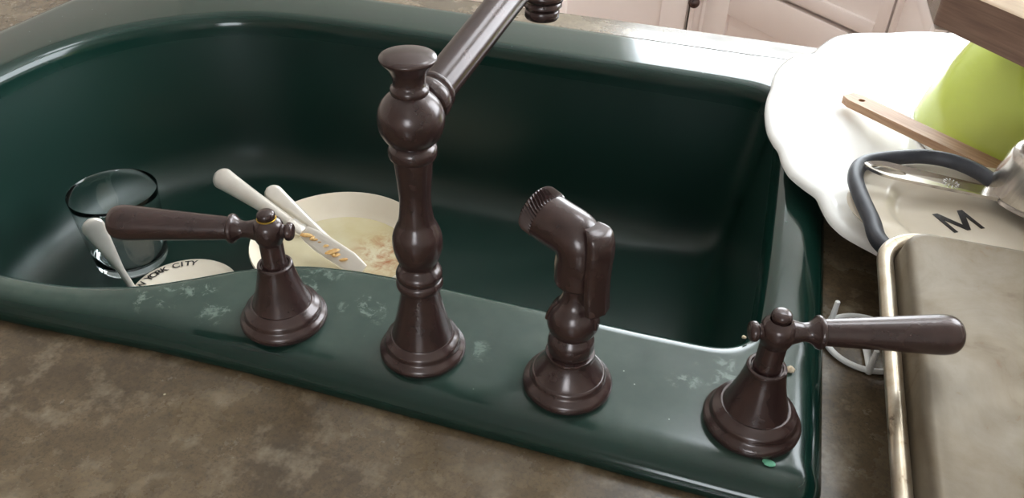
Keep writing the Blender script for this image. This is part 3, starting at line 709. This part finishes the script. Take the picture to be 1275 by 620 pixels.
# measuring cup, upside down
CZ_ = MZ+.0135
ml_ = at(1236, 243, CZ_+.002); rtv = Vector((math.cos(-YAW), math.sin(-YAW), 0)); CR = .040
cc = ml_ + rtv*CR
mc = empty('measuring_cup', (cc.x, cc.y, CZ_)); tag(mc, 'steel measuring cup upside down, handle across the rubber loop', 'measuring cup')
lathe('cup_body', [(.0385, .0015), (.0400, 0), (.0410, .0008), (.0404, .002)] + catmull([(.0398, .003), (.0380, .014), (.0355, .027), (.0335, .0345), (.0300, .0385), (.0250, .0396)], 5) + [(0, .0392)], 'steel', mc, 64, angle=50)
h0_ = at(1076, 205, RZ+.0085); h1_ = Vector((ml_.x, ml_.y, CZ_+.003))+rtv*.002
hdv = h1_-h0_; hl = Vector((hdv.x, hdv.y, 0)).length; ha = math.atan2(hdv.y, hdv.x); tilt = math.atan2(hdv.z, hl)
hm = Matrix.Translation(h0_-Vector((cc.x, cc.y, CZ_))) @ Matrix.Rotation(ha, 4, 'Z') @ Matrix.Rotation(-tilt, 4, 'Y')
bm = bmesh.new(); HL = hdv.length; n = 40
top, hole = [], []
def halfw(u):                                 # pointed loop end, broad middle, narrow neck at the cup
    x = u*HL
    if u < .28: return .0105*math.sin(min(1, u/.2)*PI/2)**.7 + .001
    return .0115 - .0035*(u-.28)/.72
outline = [(HL*k/n, -halfw(k/n)) for k in range(n+1)] + [(HL*k/n, halfw(k/n)) for k in range(n, -1, -1)]
N2 = len(outline); hc = (HL*.19, 0)
holeo = []
for (x, y) in outline:
    a = math.atan2((y)*1.0, (x-hc[0])*.5); holeo.append((hc[0]+.0135*math.cos(a), .0052*math.sin(a)))
for z0_, flip in ((.0011, 0), (-.0011, 1)): pass
def ringz(pts, z): return [bm.verts.new(hm @ Vector((x, y, z))) for x, y in pts]
A = ringz(outline, .0012); B = ringz(holeo, .0002); Cc = ringz(holeo, -.0012); D = ringz(outline, -.0012)
ring_faces(bm, [A, B, Cc, D, A]); bmesh.ops.remove_doubles(bm, verts=bm.verts, dist=1e-6)
finish(bm, 'handle', 'steel', mc, angle=50)
bm = bmesh.new()                              # stamped ring of tick marks near the cup
for k in range(12):
    a = 2*PI*k/12
    add_box(bm, (-.0009, -.0003, 0), (.0009, .0003, .00025), 0, hm @ Matrix.Translation((HL*.66+.0052*math.cos(a), .0052*math.sin(a), .0012)) @ Matrix.Rotation(a, 4, 'Z'))
finish(bm, 'stamp', 'white_plastic', mc, smooth=False)
# bamboo spoon
w0 = at(1054, 126, .0165); w1 = at(1256, 224, .022)
wv = w1-w0; wl_ = Vector((wv.x, wv.y, 0)).length
ws = empty('wooden_spoon', w0, math.atan2(wv.y, wv.x)); ws.rotation_euler = (0, -math.atan2(wv.z, wl_), math.atan2(wv.y, wv.x))
tag(ws, 'bamboo spoon handle with a hole, propped before the lime bowl', 'spoon')
bm = bmesh.new(); WL = wv.length+.02
outline = [(0.004, -.0088), (0.0, -.0060), (0.0, .0060), (.004, .0088)]
outline = [(0.0, -.0070)] + [(WL*k/20, -(.0104-.0010*k/20)) for k in range(1, 21)] + [(WL*k/20, 0.0104-.0010*k/20) for k in range(20, 0, -1)] + [(0.0, .0070)]
hc = (.0165, 0); holeo = []
for x, y in outline: a = math.atan2(y, (x-hc[0])*.25 if x > hc[0] else (x-hc[0])); holeo.append((hc[0]+.0032*math.cos(a), .0032*math.sin(a)))
hm = Matrix.Identity(4)
A = ringz(outline, .0075); B = ringz(holeo, .0075); Cc = ringz(holeo, 0); D = ringz(outline, 0)
ring_faces(bm, [A, B, Cc, D, A]); finish(bm, 'handle', 'bamboo', ws, angle=40)
bp = [Vector((WL-.002+.06*k/11, 0, .0025)) for k in range(12)]
loft('spoon_bowl', bp, [(.008+.018*math.sin(PI*min(1, (k+.2)/11.4)), .0032) for k in range(12)], 'bamboo', ws, segs=16)

# baking tray, upside down, far end propped on the loop
pf = at(1130, 284, RZ+.0285); pn = at(1166, 620, RZ-.0005); pr = at(1275, 297, RZ+.0285)
ey = (pf-pn).normalized(); ex = (pr-pf); ex = (ex-ey*ex.dot(ey)).normalized(); ez = ex.cross(ey).normalized()
bt = empty('baking_tray'); mw = Matrix.Identity(4)
for i in range(3): mw[i][0] = ex[i]; mw[i][1] = ey[i]; mw[i][2] = ez[i]; mw[i][3] = pf[i]
bt.matrix_world = mw; tag(bt, 'stained tin baking tray lying upside down at the right edge', 'baking tray')
TW, TL, HH = .40, .31, .028                  # flat bottom size and depth; local origin at its far left corner
def rr(g, r): return rounded(-g, TW+g, -TL-g, g, (r,)*4, 10)
bm = bmesh.new()
tl = [(-.004, .012, 0), (-.0015, .013, -.0006), (0, .014, -.0022), (.0010, .015, -.005), (.0030, .019, -.0165), (.0034, .020, -.0190)]
loops = []
for g, r, z in tl: loops.append([bm.verts.new((x, y, z)) for x, y in rr(g, r)])
ring_faces(bm, loops); bm.faces.new(loops[0]); finish(bm, 'tray_body', 'tin', bt, angle=50)
bm = bmesh.new(); loops = []
for k in range(13):                           # flange with rolled edge
    a = PI*(1.0 - 1.35*k/12); g = .0096+.0052*math.cos(a); z = -.0165+.0042*math.sin(a)
    loops.append([bm.verts.new((x, y, z)) for x, y in rr(g, .022+(g-.0044))])
loops.insert(0, [bm.verts.new((x, y, -.0190)) for x, y in rr(.0036, .0208)])
ring_faces(bm, loops); finish(bm, 'rolled_rim', 'tin_rim', bt, angle=60)

# white plastic tripod ring on the worktop
wz = CZ+.0003
cr = (at(1031, 420, wz)+at(1081, 465, wz)+at(1098, 438, wz))/3
pa, pb = at(1034, 402, wz), at(1081, 464, wz)
# circle through three rim points
def circ(a, b, c):
    ax_, ay_, bx_, by_, cx_, cy_ = a.x, a.y, b.x, b.y, c.x, c.y
    d = 2*(ax_*(by_-cy_)+bx_*(cy_-ay_)+cx_*(ay_-by_))
    ux = ((ax_**2+ay_**2)*(by_-cy_)+(bx_**2+by_**2)*(cy_-ay_)+(cx_**2+cy_**2)*(ay_-by_))/d
    uy = ((ax_**2+ay_**2)*(cx_-bx_)+(bx_**2+by_**2)*(ax_-cx_)+(cx_**2+cy_**2)*(bx_-ax_))/d
    return Vector((ux, uy, 0))
cc_ = circ(pa, at(1044, 448, wz), pb); RR = (Vector((pa.x, pa.y, 0))-cc_).length
pt = empty('plastic_tripod', (cc_.x, cc_.y, wz)); tag(pt, 'small white plastic ring with pegs between sink and baking tray', 'plastic ring')
bm = bmesh.new(); add_tube_closed(bm, [(RR*math.cos(2*PI*k/48), RR*math.sin(2*PI*k/48), .0022) for k in range(48)], .0021, 10); finish(bm, 'ring', 'white_plastic', pt)
a0 = math.atan2(pb.y-cc_.y, pb.x-cc_.x)
for k in range(3):
    a = a0 + (0, math.atan2(pa.y-cc_.y, pa.x-cc_.x)-a0, 2.3)[k]
    c_, s_ = math.cos(a), math.sin(a)
    loft('spoke', [Vector((0, 0, .0022)), Vector((RR*c_*.5, RR*s_*.5, .0022)), Vector((RR*c_, RR*s_, .0022))], [(.0032, .0014), (.0022, .0014), (.0018, .0014)], 'white_plastic', pt, segs=12)
    lathe('peg', [(0, 0), (.0022, .0), (.0028, .0012), (.0026, .0040), (.0021, .0060), (.0018, .0195 if k < 2 else .012), (.0015, .0200 if k < 2 else .0124), (0, .0200 if k < 2 else .0124)], 'white_plastic', pt, 16, Matrix.Translation((RR*c_, RR*s_, 0)))

# crumbs on the deck
def crumb(name, px, py, r, flat, mat, label, z=DZ):
    p = at(px, py, z); bm = bmesh.new(); bmesh.ops.create_icosphere(bm, subdivisions=2, radius=r)
    for v_ in bm.verts: v_.co = Vector((v_.co.x*random.uniform(.8, 1.3), v_.co.y*random.uniform(.7, 1.2), max(v_.co.z*flat*random.uniform(.8, 1.2), -r*flat*.6)))
    o = finish(bm, name, mat, angle=25); o.location = (p.x, p.y, z+r*flat*.6); tag(o, label, 'crumb')
crumb('bread_crumb', 984, 462, .0026, .8, 'crumb', 'beige crumb stuck behind the right lever handle')
crumb('paint_chip', 957, 577, .0030, .3, 'chip', 'pale green flake on the deck before the right handle')
crumb('bread_crumb', 926, 421, .0016, .8, 'crumb', 'tiny pale crumb on the sink lip left of the right handle', -.001)
